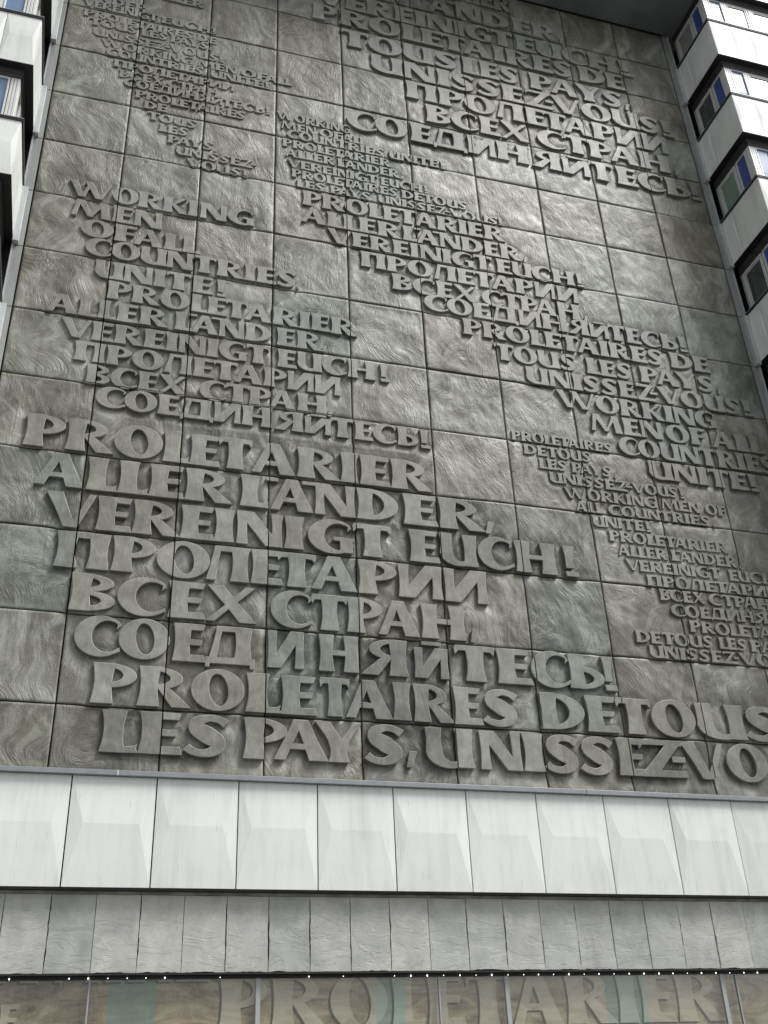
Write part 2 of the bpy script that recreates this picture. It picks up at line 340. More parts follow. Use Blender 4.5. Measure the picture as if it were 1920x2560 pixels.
    ('G', 1.713, [('ВСЕХ', 7.753, 8.361), ('СТРАН', 8.425, 9.303), (',', 9.325, 9.369)]),
    ('G', 1.518, [('СОЕДИНЯЙТЕСЬ', 7.869, 10.074)]),
    ('G', 1.325, [('PROLETAIRES', 8.077, 9.793)]),
    ('G', 1.135, [('DE', 7.329, 7.66), ('TOUS', 7.68, 8.35), ('LES', 8.43, 8.808), ('PAYS', 8.861, 9.562), (',', 9.573, 9.617)]),
    ('G', 0.957, [('UNISSEZ', 7.475, 8.622), ('-', 8.596, 8.659), ('VOUS', 8.659, 9.555), ('!', 9.588, 9.642)]),
]

# ------------------------------------------------------------ letter shapes (cap height 1, list of quads)
FL = .065
def band(L, Rr): return [(L[i], Rr[i], Rr[i+1], L[i+1]) for i in range(len(L)-1)]
def q4(a, b, c, d): return [(a, b, c, d)]
def stem(x, s, y0=0., y1=1., fl=FL):
    L = []; Rr = []
    for i in range(9):
        t = i/8; q = (2*t-1)**2; y = y0+(y1-y0)*t
        L.append((x+fl*(1-q), y)); Rr.append((x+s+2*fl-fl*(1-q), y))
    return band(L, Rr)
def leg(x0a, x0b, x1a, x1b, y0=0., y1=1., c=.02):
    L = []; Rr = []
    for i in range(7):
        t = i/6; q = 4*t*(1-t)*c; y = y0+(y1-y0)*t
        L.append((x0a+(x1a-x0a)*t+q, y)); Rr.append((x0b+(x1b-x0b)*t-q, y))
    return band(L, Rr)
def bar(x0, x1, y0, y1, ex=.0, g=.02):
    # horizontal arm, slightly widening to its end and cut obliquely
    return [((x0, y0), (x1-ex, y0-g*0), (x1+ex*.3, y1), (x0, y1))]
def ell(cx, cy, rx, ry, a, tilt=0.):
    c, s = math.cos(a), math.sin(a); x, y = rx*c, ry*s
    return (cx+x*math.cos(tilt)-y*math.sin(tilt), cy+x*math.sin(tilt)+y*math.cos(tilt))
def ring(co, ro, ci, ri, a0=0., a1=360., n=30, ti=0.):
    L = []; Rr = []
    for i in range(n+1):
        a = math.radians(a0+(a1-a0)*i/n); L.append(ell(*co, *ro, a)); Rr.append(ell(*ci, *ri, a, ti))
    return band(L, Rr)
def stroke(P, Wd, n=5):
    pts = []; ws = []
    P = [np.array(p, float) for p in P]
    for i in range(len(P)-1):
        p0 = P[max(i-1, 0)]; p1 = P[i]; p2 = P[i+1]; p3 = P[min(i+2, len(P)-1)]
        for k in range(n):
            t = k/n
            pts.append(.5*((2*p1)+(-p0+p2)*t+(2*p0-5*p1+4*p2-p3)*t*t+(-p0+3*p1-3*p2+p3)*t**3)); ws.append(Wd[i]+(Wd[i+1]-Wd[i])*t)
    pts.append(P[-1]); ws.append(Wd[-1]); L = []; Rr = []
    for i, p in enumerate(pts):
        d = pts[min(i+1, len(pts)-1)]-pts[max(i-1, 0)]; d /= np.linalg.norm(d)+1e-9; nn = np.array((-d[1], d[0]))*ws[i]/2
        L.append(tuple(p+nn)); Rr.append(tuple(p-nn))
    return band(L, Rr)
def bowl(x, y0, y1, w, s, t=.12):
    cy = (y0+y1)/2; ry = (y1-y0)/2
    return ring((x, cy), (w, ry), (x, cy+.0), (max(w-s, .1), ry-t), -90, 90, 14) 
def glyph(c, s):
    c = {'А': 'A'}.get(c, c)
    t = .135; S2 = s+2*FL                      # stem foot width
    if c == 'I': return stem(0, s), S2
    if c in 'HН':
        w = 2*s+.60; return stem(0, s)+stem(w-S2, s)+bar(s*.7, w-s*.7, .44, .57), w
    if c in 'EЕF':
        w = s+.50; g = stem(0, s)+bar(s*.8, w-.02, .845, 1., .04)+bar(s*.8, w-.08, .44, .58, .03)
        if c != 'F': g += bar(s*.8, w, 0, .17, -.04)
        return g, w
    if c == 'L':
        w = s+.36; return stem(0, s)+bar(s*.8, w, 0, .13, -.05)+q4((w-.10, .1), (w+.0, .1), (w+.03, .2), (w-.06, .14)), w
    if c in 'TТ':
        w = s+.62; x = w/2-S2/2; return stem(x, s)+bar(0, w, .86, 1.)+q4((0, .74), (.09, .87), (.09, .9), (-.03, .95))+q4((w-.1, .87), (w-.02, .76), (w+.03, .95), (w-.1, .9)), w
    if c == 'П':
        w = 2*s+.50; return stem(0, s)+stem(w-S2, s)+bar(s*.7, w-s*.7, .85, 1.), w
    if c == 'Л':
        w = 2*s+.42; k = s*.62
        return leg(0, k+.02, .22, .22+k*.75)+stem(w-S2, s)+bar(.22, w-s*.5, .86, 1.), w
    if c == 'Д':
        w = 2*s+.62; k = s*.55
        return leg(.08, .08+k, .30, .30+k*.8, .1)+stem(w-S2-.08, s, .05)+bar(.28, w-s*.8, .87, 1.)+bar(0, w, .0, .15)+q4((0, -.1), (.1, -.1), (.12, .05), (0, .05))+q4((w-.12, -.1), (w, -.1), (w, .05), (w-.14, .05)), w
    if c == 'N' or c == 'И' or c == 'Й':
        w = 2*s+.42; a = s*.62
        g = stem(0, a*.92, fl=.035)+stem(w-a*.92-.07, a*.92, fl=.035)
        g += leg(w-s*.95-.06, w-.03, .02, s*1.0+.05, c=.0)
        if c != 'N': g = [tuple((w-x, y) for x, y in q) for q in g]
        if c == 'Й': g = [tuple((x, y*.84) for x, y in q) for q in g]+bar(w*.24, w*.80, .93, 1.02)
        return g, w
    if c == 'M':
        w = 2*s+.86
        return leg(0, s*.55, .16, .16+s*.55)+leg(w-s*1.02, w, w-s*1.0-.14, w-.16)+leg(w*.44-.02, w*.44+s*.52, .14, .14+s*.95, .04)+leg(w*.44, w*.44+s*.35, w-.16-s*.75, w-.16-.06, .04), w
    if c == 'A' or c == 'Ä':
        w = 2*s+.46; ax = w*.40
        g = leg(0, s*.62, ax-.06, ax+s*.45, c=.01)+leg(w-s*1.12, w, ax-.04, ax+s*.72, c=.02)+bar(w*.2, w*.7, .27, .40)
        if c == 'Ä': g += bar(-.14, .2, .90, 1.0)+bar(w*.74, w*1.04, .90, 1.0)
        return g, w
    if c == 'V':
        w = 2*s+.50; bx = w*.56
        return leg(bx-s*.5, bx+s*.30, 0, s*1.05, c=.02)+leg(bx-.05, bx+s*.38, w-s*.42, w, c=.01), w
    if c == 'W':
        w = 3*s+.95
        g = leg(w*.24, w*.24+s*.78, 0, s*1.0, c=.02)+leg(w*.30, w*.30+s*.5, w*.50-s*.2, w*.50+s*.25)
        g += leg(w*.64, w*.64+s*.78, w*.36, w*.36+s*1.0, c=.02)+leg(w*.72, w*.72+s*.42, w-s*.40, w)
        return g, w
    if c in 'XХ':
        w = 2*s+.46; return leg(w-s*1.05, w, 0, s*1.02, c=.02)+leg(0, s*.5, w-s*.52-.06, w-.04, c=.01), w
    if c == 'Y':
        w = 2*s+.40; x = w/2-s/2+.0; return stem(x-FL, s, 0, .5)+leg(x, x+s, 0, s*.95, .42, 1.)+leg(x+s*.35, x+s, w-s*.45, w, .42, 1.), w
    if c == 'K':
        w = 2*s+.48; return stem(0, s)+leg(s*.8, s*1.15, w-s*.62-.04, w-.06, .40, 1.)+leg(w-s*1.02, w+.04, s*.95, s*1.55, .0, .60, c=.0), w
    if c == 'Z':
        w = s+.62; return bar(.04, w-.02, .87, 1.)+bar(0, w, 0, .17, -.04)+leg(0, s*.9, w-s*.85, w-.02, .04, .96)+q4((0.02, .74), (.10, .86), (.10, .92), (.0, .92)), w
    if c in 'OО':
        w = 2*s+.52; cx = w/2; return ring((cx, .5), (cx, .53), (cx+.02, .5), (.25, .425), 0, 360, 36, .16), w
    if c in 'CС' or c == 'G':
        w = s+.78; cx = w*.56
        g = ring((cx, .5), (cx, .53), (cx+s*.34+.04, .505), (cx-s*.62, .425), 48, 304, 26)
        g += [(ell(cx, .5, cx, .53, math.radians(48)), ell(cx+s*.34+.04, .51, cx-s*.62, .425, math.radians(52)), (w*.90, .70), (w*.985, .80))]
        if c == 'G': g += stem(w-s*.78-.02, s*.78, .03, .47, .02)+bar(w-s-.10, w+.05, .39, .49)
        else: g += [(ell(cx, .5, cx, .53, math.radians(304)), ell(cx+s*.34+.04, .51, cx-s*.62, .425, math.radians(300)), (w*.985, .22), (w*1.0, .13))]
        return g, w
    if c == 'D':
        w = 2*s+.48; return stem(0, s)+ring((s*.9, .5), (w-s*.9, .5), (s*.8, .5), (w-s*1.9+.02, .405), -90, 90, 18), w
    if c in 'PР':
        w = 1.78*s+.34; x = s*.85; return stem(0, s)+ring((x, .70), (w-x, .30), (x, .71), (w-x-s*.78, .205), -94, 90, 14), w
    if c in 'RЯ':
        w = 2*s+.44; x = s*.85; bw = w*.86-x
        g = stem(0, s)+ring((x, .715), (bw, .285), (x, .72), (bw-s*.72, .19), -90, 90, 14)+leg(w-s*1.0, w+.06, s*1.12, s*1.78, 0, .50, c=.0)
        if c == 'Я': g = [tuple((w-x_, y) for x_, y in q) for q in g]
        return g, w
    if c in 'BВ':
        w = 1.85*s+.34; x = s*.85
        return stem(0, s)+ring((x, .76), (w*.94-x, .24), (x, .765), (w*.94-x-s*.76, .145), -90, 90, 12)+ring((x, .27), (w-x, .27), (x, .275), (w-x-s*.8, .165), -90, 90, 12), w
    if c == 'Ь':
        w = 1.9*s+.36; x = s*.85
        return stem(0, s)+ring((x, .31), (w-x, .32), (x, .30), (w-x-s*.8, .21), -90, 84, 14), w
    if c == 'S':
        w = s+.52
        return stroke([(w*.93, .80), (w*.76, .90), (w*.52, .93), (w*.27, .83), (w*.27, .66), (w*.52, .50), (w*.74, .34), (w*.70, .16), (w*.46, .065), (w*.20, .10), (w*.05, .20)],
                      [.20, .15, .15, s*.62, s*.85, s*1.0, s*.85, s*.62, .16, .15, .18], 3), w
    if c == 'U':
        w = 2*s+.40; m = s*.88
        return stem(0, m, .34, 1., .03)+stem(w-m-.1, m)+ring((w*.50, .36), (w*.50-.015, .385), (w*.56, .37), (w*.56-m-.06, .25), 180, 312, 12), w
    if c == '!': return leg(.03, s*.62, -.02, s*.80, .27, 1., c=.03)+q4((.02, 0), (s*.95, 0), (s*.9, .15), (.0, .15)), s*.95
    if c == ',': return q4((0, -.04), (.17, -.04), (.36, .36), (.12, .36)), .36
    if c == '-': return bar(0, .40, .42, .56), .40
    raise ValueError(c)

def shape(quads, sx, sz, x0, z0, cuts):
    """union of the quads, scaled and placed on the wall, with the joint strips cut out -> verts2d, tris"""
    vs = []; fs = []
    for q in quads:
        P_ = [(x0+x*sx, z0+y*sz) for x, y in q]
        for tri in ((0, 1, 2), (0, 2, 3)):
            a, b, c = (P_[i] for i in tri); ar = (b[0]-a[0])*(c[1]-a[1])-(b[1]-a[1])*(c[0]-a[0])
            if abs(ar) < 1e-9: continue
            if ar < 0: b, c = c, b
            k = len(vs); vs += [Vector(a), Vector(b), Vector(c)]; fs.append([k, k+1, k+2])
    nq = len(fs)
    xs = [v.x for v in vs]; zs = [v.y for v in vs]; bb = (min(xs), max(xs), min(zs), max(zs))
    for (a, b, c, d) in cuts:
        if a < bb[1] and b > bb[0] and c < bb[3] and d > bb[2]:
            A = max(a, bb[0]-.02); B = min(b, bb[1]+.02); C = max(c, bb[2]-.02); D_ = min(d, bb[3]+.02)
            k = len(vs); vs += [Vector((A, C)), Vector((B, C)), Vector((B, D_)), Vector((A, D_))]; fs.append([k, k+1, k+2, k+3])
    v, e, f, ov, oe, of = delaunay_2d_cdt(vs, [], fs, 1, 1e-5)
    tris = []
    for t, o in zip(f, of):
        if not o or any(i >= nq for i in o): continue
        p = [v[i] for i in t]
        ar = sum(p[i].x*p[(i+1) % len(p)].y-p[(i+1) % len(p)].x*p[i].y for i in range(len(p)))
        if abs(ar) < 1e-10: continue
        tris.append(tuple(t) if ar > 0 else tuple(reversed(t)))
    return [(p.x, p.y) for p in v], tris
def extrude(v2, tris, yf, yb, ch, draft):
    """front at yf, chamfer ch, sides spreading by draft down to yb (panel units)"""
    used = sorted({i for t in tris for i in t}); mp = {k: i for i, k in enumerate(used)}
    n = len(used); P = [v2[k] for k in used]; T = [tuple(mp[i] for i in t) for t in tris]
    ed = {}
    for t in T:
        for i in range(len(t)):
            a, b = t[i], t[(i+1) % len(t)]
            if (b, a) in ed: del ed[(b, a)]
            else: ed[(a, b)] = 1
    nor = {}
    for a, b in ed:
        dx, dz = P[b][0]-P[a][0], P[b][1]-P[a][1]; l = math.hypot(dx, dz)+1e-9; nx, nz = dz/l, -dx/l
        for k in (a, b):
            q = nor.setdefault(k, [0, 0]); q[0] += nx*min(l, .02)**.5; q[1] += nz*min(l, .02)**.5
    bk = sorted(nor); idx = {k: i for i, k in enumerate(bk)}; m = len(bk)
    onx = [min(abs(x-round(x)-G), abs(x-round(x)+G)) < 2e-4 for x, z in P]
    onz = [min(abs(z-round(z/H)*H-G), abs(z-round(z/H)*H+G)) < 2e-4 for x, z in P]
    V = [(x, yf, z) for x, z in P]
    for ring_, (o, y) in enumerate(((ch, yf+ch), (ch+draft, yb))):
        for k in bk:
            nx, nz = nor[k]; l = math.hypot(nx, nz)+1e-9; V.append((P[k][0]+(0 if onx[k] else nx/l*o), y if not (onx[k] or onz[k]) or ring_ else yf+.0005, P[k][1]+(0 if onz[k] else nz/l*o)))
    F = list(T); n_front = len(T); cham = []
    for a, b in ed:
        ia, ib = idx[a], idx[b]
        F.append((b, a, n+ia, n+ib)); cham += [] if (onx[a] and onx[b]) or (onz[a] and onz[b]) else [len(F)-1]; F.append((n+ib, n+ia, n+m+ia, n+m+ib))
    return V, F, cham

# ------------------------------------------------------------ ground
def ground():
    m, n, b = newmat('stone_paving_ground'); p = posn(n)
    br = n.nodes.new('ShaderNodeTexBrick'); br.inputs['Scale'].default_value = 1.4; br.inputs['Mortar Size'].default_value = .012
    br.inputs['Color1'].default_value = (.11, .11, .105, 1); br.inputs['Color2'].default_value = (.14, .138, .13, 1); br.inputs['Mortar'].default_value = (.05,.05,.045,1)
    lk(n, p, br.inputs['Vector']); nz = noise(n, p, .7, 4)
    lk(n, mix(n, .5, br.outputs['Color'], ramp(n, nz.outputs['Fac'], [(.3, (.08, .08, .075)), (.7, (.15, .148, .14))])), b.inputs['Base Color'])
    b.inputs['Roughness'].default_value = .8
    mesh_obj('ground', [(-400, -400, 0), (400, -400, 0), (400, 400, 0), (-400, 400, 0)], [(0, 1, 2, 3)], m, kind='structure')
ground()

# ------------------------------------------------------------ relief wall
X0, X1 = -.012, 10.0
ZB, ZT = -.628, 14.02*H
G = .0068
wall = thing('relief_wall', 'tall grey relief wall of square panels covered with raised lettering', 'wall', W(5, 0, ZB))
COLS = list(range(0, 10)); ROWS = list(range(-1, 15))
cuts = [(i-G, i+G, -5, 20) for i in range(0, 11)] + [(-1, 12, r*H-G, r*H+G) for r in range(-1, 15)]
cuts = cuts[:11] + [c for c in cuts[11:] if c[3] > ZB]
box('backing', (X0-.15, .06, ZB), (X1+.15, .3, ZT), M_BACK, wall)

HT = {'A': .405, 'B': .27, 'C': .150, 'D': .155, 'E': .268, 'F': .385, 'G': .148}
SW = {'A': .40, 'B': .36, 'C': .27, 'D': .27, 'E': .34, 'F': .37, 'G': .26}
FR = {'A':-.031,'B':-.024,'C':-.013,'D':-.016,'E':-.023,'F':-.026,'G':-.019}
AM = {'A': .024, 'B': .016, 'C': .009, 'D': .009, 'E': .016, 'F': .018, 'G': .010}
letters = []                                     # (area, block, char, verts2d, tris)
for blk, z, segs in LINES:
    h = HT[blk]
    for txt, xl, xr in segs:
        gs = [glyph(c, SW[blk]) for c in txt]
        gap = .055; kern = []
        for i in range(len(txt)-1):
            g = gap
            pr_ = txt[i]+txt[i+1]
            if pr_ in ('PA', 'TA', 'LT', 'AV', 'AY', 'ТА', 'РА', 'TA', 'ET', 'ЕТ', 'AU', 'TO', 'СТ', 'ТР', 'ЙТ'): g = -.10 if pr_[1] in 'AА' or pr_[0] in 'AА' else .0
            if pr_ in ('CO', 'СО'): g = -.06
            if txt[i] in 'OСCО' and txt[i+1] in 'OСCОG': g = -.04
            kern.append(g)
        tot = sum(w for _, w in gs)+sum(kern); kx = (xr-xl)/tot; x = xl
        for i, (c, (g, w)) in enumerate(zip(txt, gs)):
            v2, tr = shape(g, kx, h, x, z+RNG.uniform(-.003, .003), cuts)
            if tr:
                fr = FR[blk]
                for k in range(1):
                    letters.append((w*kx*h, blk, c, v2, tr, fr))
            if i < len(kern): x += (w+kern[i])*kx
# --- distance field of the letters on a raster, for the carved ground between them
RS = .0125
nx = int((10.2)/RS); nz = int((ZT-ZB+.1)/RS)
D = np.full((nz, nx), 9., np.float32); A_ = np.zeros((nz, nx), np.float32)
for ar, blk, c, v2, tr, fr in letters:
    am = AM[blk]
    V = np.array(v2)
    for t in tr:
        for k in range(1, len(t)-1):
            a, b_, c_ = V[t[0]], V[t[k]], V[t[k+1]]
            i0 = max(int((min(a[0], b_[0], c_[0])+.05)/RS), 0); i1 = min(int((max(a[0], b_[0], c_[0])+.05)/RS)+1, nx-1)
            j0 = max(int((min(a[1], b_[1], c_[1])-ZB)/RS), 0); j1 = min(int((max(a[1], b_[1], c_[1])-ZB)/RS)+1, nz-1)
            if i1 < i0 or j1 < j0: continue
            X = np.arange(i0, i1+1)*RS-.05; Z = np.arange(j0, j1+1)[:, None]*RS+ZB
            def e(p, q): return (q[0]-p[0])*(Z-p[1])-(q[1]-p[1])*(X-p[0])
            ins = (e(a, b_) >= -1e-4) & (e(b_, c_) >= -1e-4) & (e(c_, a) >= -1e-4)
            sub = D[j0:j1+1, i0:i1+1]; sub[ins] = 0; A_[j0:j1+1, i0:i1+1][ins] = am
for it in range(22):
    for dj, di, w in ((0, 1, 1), (0, -1, 1), (1, 0, 1), (-1, 0, 1), (1, 1, 1.4142), (1, -1, 1.4142), (-1, 1, 1.4142), (-1, -1, 1.4142)):
        s = (slice(max(dj, 0), nz+min(dj, 0)), slice(max(di, 0), nx+min(di, 0))); d = (slice(max(-dj, 0), nz+min(-dj, 0)), slice(max(-di, 0), nx+min(-di, 0)))
        cand = D[s]+w*RS; m_ = cand < D[d]
        D[d] = np.where(m_, cand, D[d]); A_[d] = np.where(m_, A_[s], A_[d])
sig = .032+A_*2.2
FIELD = (A_*np.exp(-(D/np.maximum(sig, .01))**1.35)).astype(np.float32)
def field(x, z):
    fx = np.clip((x+.05)/RS, 0, nx-1.001); fz = np.clip((z-ZB)/RS, 0, nz-1.001)
    i = fx.astype(int); j = fz.astype(int); a = fx-i; b = fz-j
    return FIELD[j, i]*(1-a)*(1-b)+FIELD[j, i+1]*a*(1-b)+FIELD[j+1, i]*(1-a)*b+FIELD[j+1, i+1]*a*b
def vnoise(x, z, f, seed):
    r = np.random.default_rng(seed); T = r.random((64, 64)); X = x*f; Z = z*f
    i = np.floor(X).astype(int); j = np.floor(Z).astype(int); a = X-i; b = Z-j; a = a*a*(3-2*a); b = b*b*(3-2*b)
    g = lambda p, q: T[p % 64, q % 64]
    return g(i, j)*(1-a)*(1-b)+g(i+1, j)*a*(1-b)+g(i, j+1)*(1-a)*b+g(i+1, j+1)*a*b
def rag(z, seed, amp):                            # slightly uneven panel edge
    return (vnoise(z, z*0+seed, 3.1, 5)-.5)*amp
def grid_panel(c, r):
    xa, xb = (c if c > 0 else X0)+G, c+1-G; za, zb = max(r*H, ZB)+G, min((r+1)*H, ZT)-G
    if zb-za < .05: return
    n_ = 72 if r < 4 else (52 if r < 8 else 44); m_ = max(int(n_*(zb-za)*.95), 4)
    gx, gz = np.meshgrid(np.linspace(xa, xb, n_+1), np.linspace(za, zb, m_+1))
    nearest = field(gx, gz)
    # soft modelling of the ground: swirls of low relief
    wx = gx+.35*(vnoise(gx, gz, 1.3, 11)-.5)+c*3.7; wz = gz+.5*(vnoise(gx, gz, 1.1, 12)-.5)+r*5.1
    rel = .013*(vnoise(wx, wz, 2.2, 13)-.5)+.008*(vnoise(wx+wz, wz-wx, 4.1, 14)-.5)+.005*(vnoise(wx*2+wz, wz*1.2, 7.5, 15)-.5)
    ed = np.minimum(np.minimum(gx-xa, xb-gx), np.minimum(gz-za, zb-gz)); rel = rel*np.clip(ed/.06, 0, 1)
    y = nearest+rel+RNG.uniform(-.004, .004)+.004*np.exp(-ed/.006)
    tilt = RNG.uniform(-.004, .004, 2); y = y+tilt[0]*(gx-c-.5)+tilt[1]*(gz-r*H-.45)
    jx = (vnoise(gz, gx*0+c, 4., 21)-.5)*.002; gx = gx+jx*(1-np.clip((gx-xa)/.1, 0, 1))+jx*(1-np.clip((xb-gx)/.1, 0, 1))
    V = np.stack([gx.ravel(), y.ravel(), gz.ravel()], 1)
    k = n_+1; idx = (np.arange(m_)[:, None]*k+np.arange(n_)).ravel()
    F = np.stack([idx, idx+1, idx+k+1, idx+k], 1)
    bor = list(range(k))+[k*j+n_ for j in range(1, m_+1)]+[m_*k+i for i in range(n_-1, -1, -1)]+[k*j for j in range(m_-1, 0, -1)]
    B = V[bor].copy(); B[:, 1] = .06; nb = len(bor); V2 = np.concatenate([V, B])
    S = np.array([(bor[(i+1) % nb], bor[i], len(V)+i, len(V)+(i+1) % nb) for i in range(nb)])
    F = np.concatenate([F, S])
    org = np.array([xa, 0, za])
    V2 = (V2-org)*U
    me = bpy.data.meshes.new('relief_panel'); me.vertices.add(len(V2)); me.vertices.foreach_set('co', V2.astype(np.float32).ravel())
    me.loops.add(len(F)*4); me.loops.foreach_set('vertex_index', F.astype(np.int32).ravel())
    me.polygons.add(len(F)); me.polygons.foreach_set('loop_start', np.arange(0, len(F)*4, 4, dtype=np.int32)); me.polygons.foreach_set('loop_total', np.full(len(F), 4, np.int32))
    sm = np.ones(len(F), bool); sm[-nb:] = False; me.polygons.foreach_set('use_smooth', sm)
    me.materials.append(MP); me.update(calc_edges=True); me.validate()
    o = bpy.data.objects.new('relief_panel', me); o.location = Vector(W(*org))-wall.location; link(o, wall)
for r in ROWS:
    for c in COLS: grid_panel(c, r)
# --- the letters themselves: the 300 largest in view as parts, the smaller ones as one part
UC = {'A': -.013, 'B': -.010, 'C': -.006, 'D': -.007, 'E': -.010, 'F': -.010, 'G': -.007}
CH = {'A': .0045, 'B': .0035, 'C': .002, 'D': .002, 'E': .0035, 'F': .0035, 'G': .002}
def inview(v2):
    from bpy_extras.object_utils import world_to_camera_view
    x = sum(p[0] for p in v2)/len(v2); z = sum(p[1] for p in v2)/len(v2); q = world_to_camera_view(SC, co, Vector(W(x, 0, z)))
    return (0 < q.x < 1 and 0 < q.y < 1), q.z
bpy.context.view_layer.update()
sc_ = []
for L_ in letters:
    ok, dz = inview(L_[3]); sc_.append((-(L_[0]/dz**2 if ok else 0), len(sc_)))
sc_.sort(); big = {i for _, i in sc_[:300]}
SV = []; SF = []; SCH = []
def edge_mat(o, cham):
    o.data.materials.append(M_EDGE_HL)
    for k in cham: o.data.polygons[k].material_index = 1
for i, (ar, blk, c, v2, tr, fr) in enumerate(letters):
    V, F, cham = extrude(v2, tr, fr+RNG.uniform(-.002, .002), .065, CH[blk], UC[blk])
    V = [W(*p) for p in V]
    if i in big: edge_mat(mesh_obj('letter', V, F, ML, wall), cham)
    else:
        k = len(SV); SCH += [len(SF)+j for j in cham]; SV += V; SF += [tuple(k+j for j in f) for f in F]
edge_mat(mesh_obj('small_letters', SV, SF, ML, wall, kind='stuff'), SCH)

# ------------------------------------------------------------ pilaster strips beside the relief
for sgn, xe, side in ((1, X1, 'right'), (-1, X0, 'left')):
    t = thing('edge_pilaster', 'narrow grey strip of cladding down the %s edge of the lettered wall' % side, 'pilaster', W(xe, 0, ZB))
    for r in range(-1, 14):
        za, zb = max(r*H, ZB)+G*.8, (r+1)*H-G*.8
        box('cladding_strip', (xe+sgn*.012, .0, za), (xe+sgn*.115, .1, zb), M_PIL, t, bev=.004)
        box('edge_lip', (xe+sgn*.1155, -.028, za), (xe+sgn*.135, .1, zb), M_LIP, t)
        if r % 2 == 0:                              # boxed metal strip beside each parapet
            box('metal_box_strip', (xe+sgn*.062, -.075, za+.0), (xe+sgn*.134, -.0285 if False else -.001, zb-.02), M_LIP, t, bev=.006)

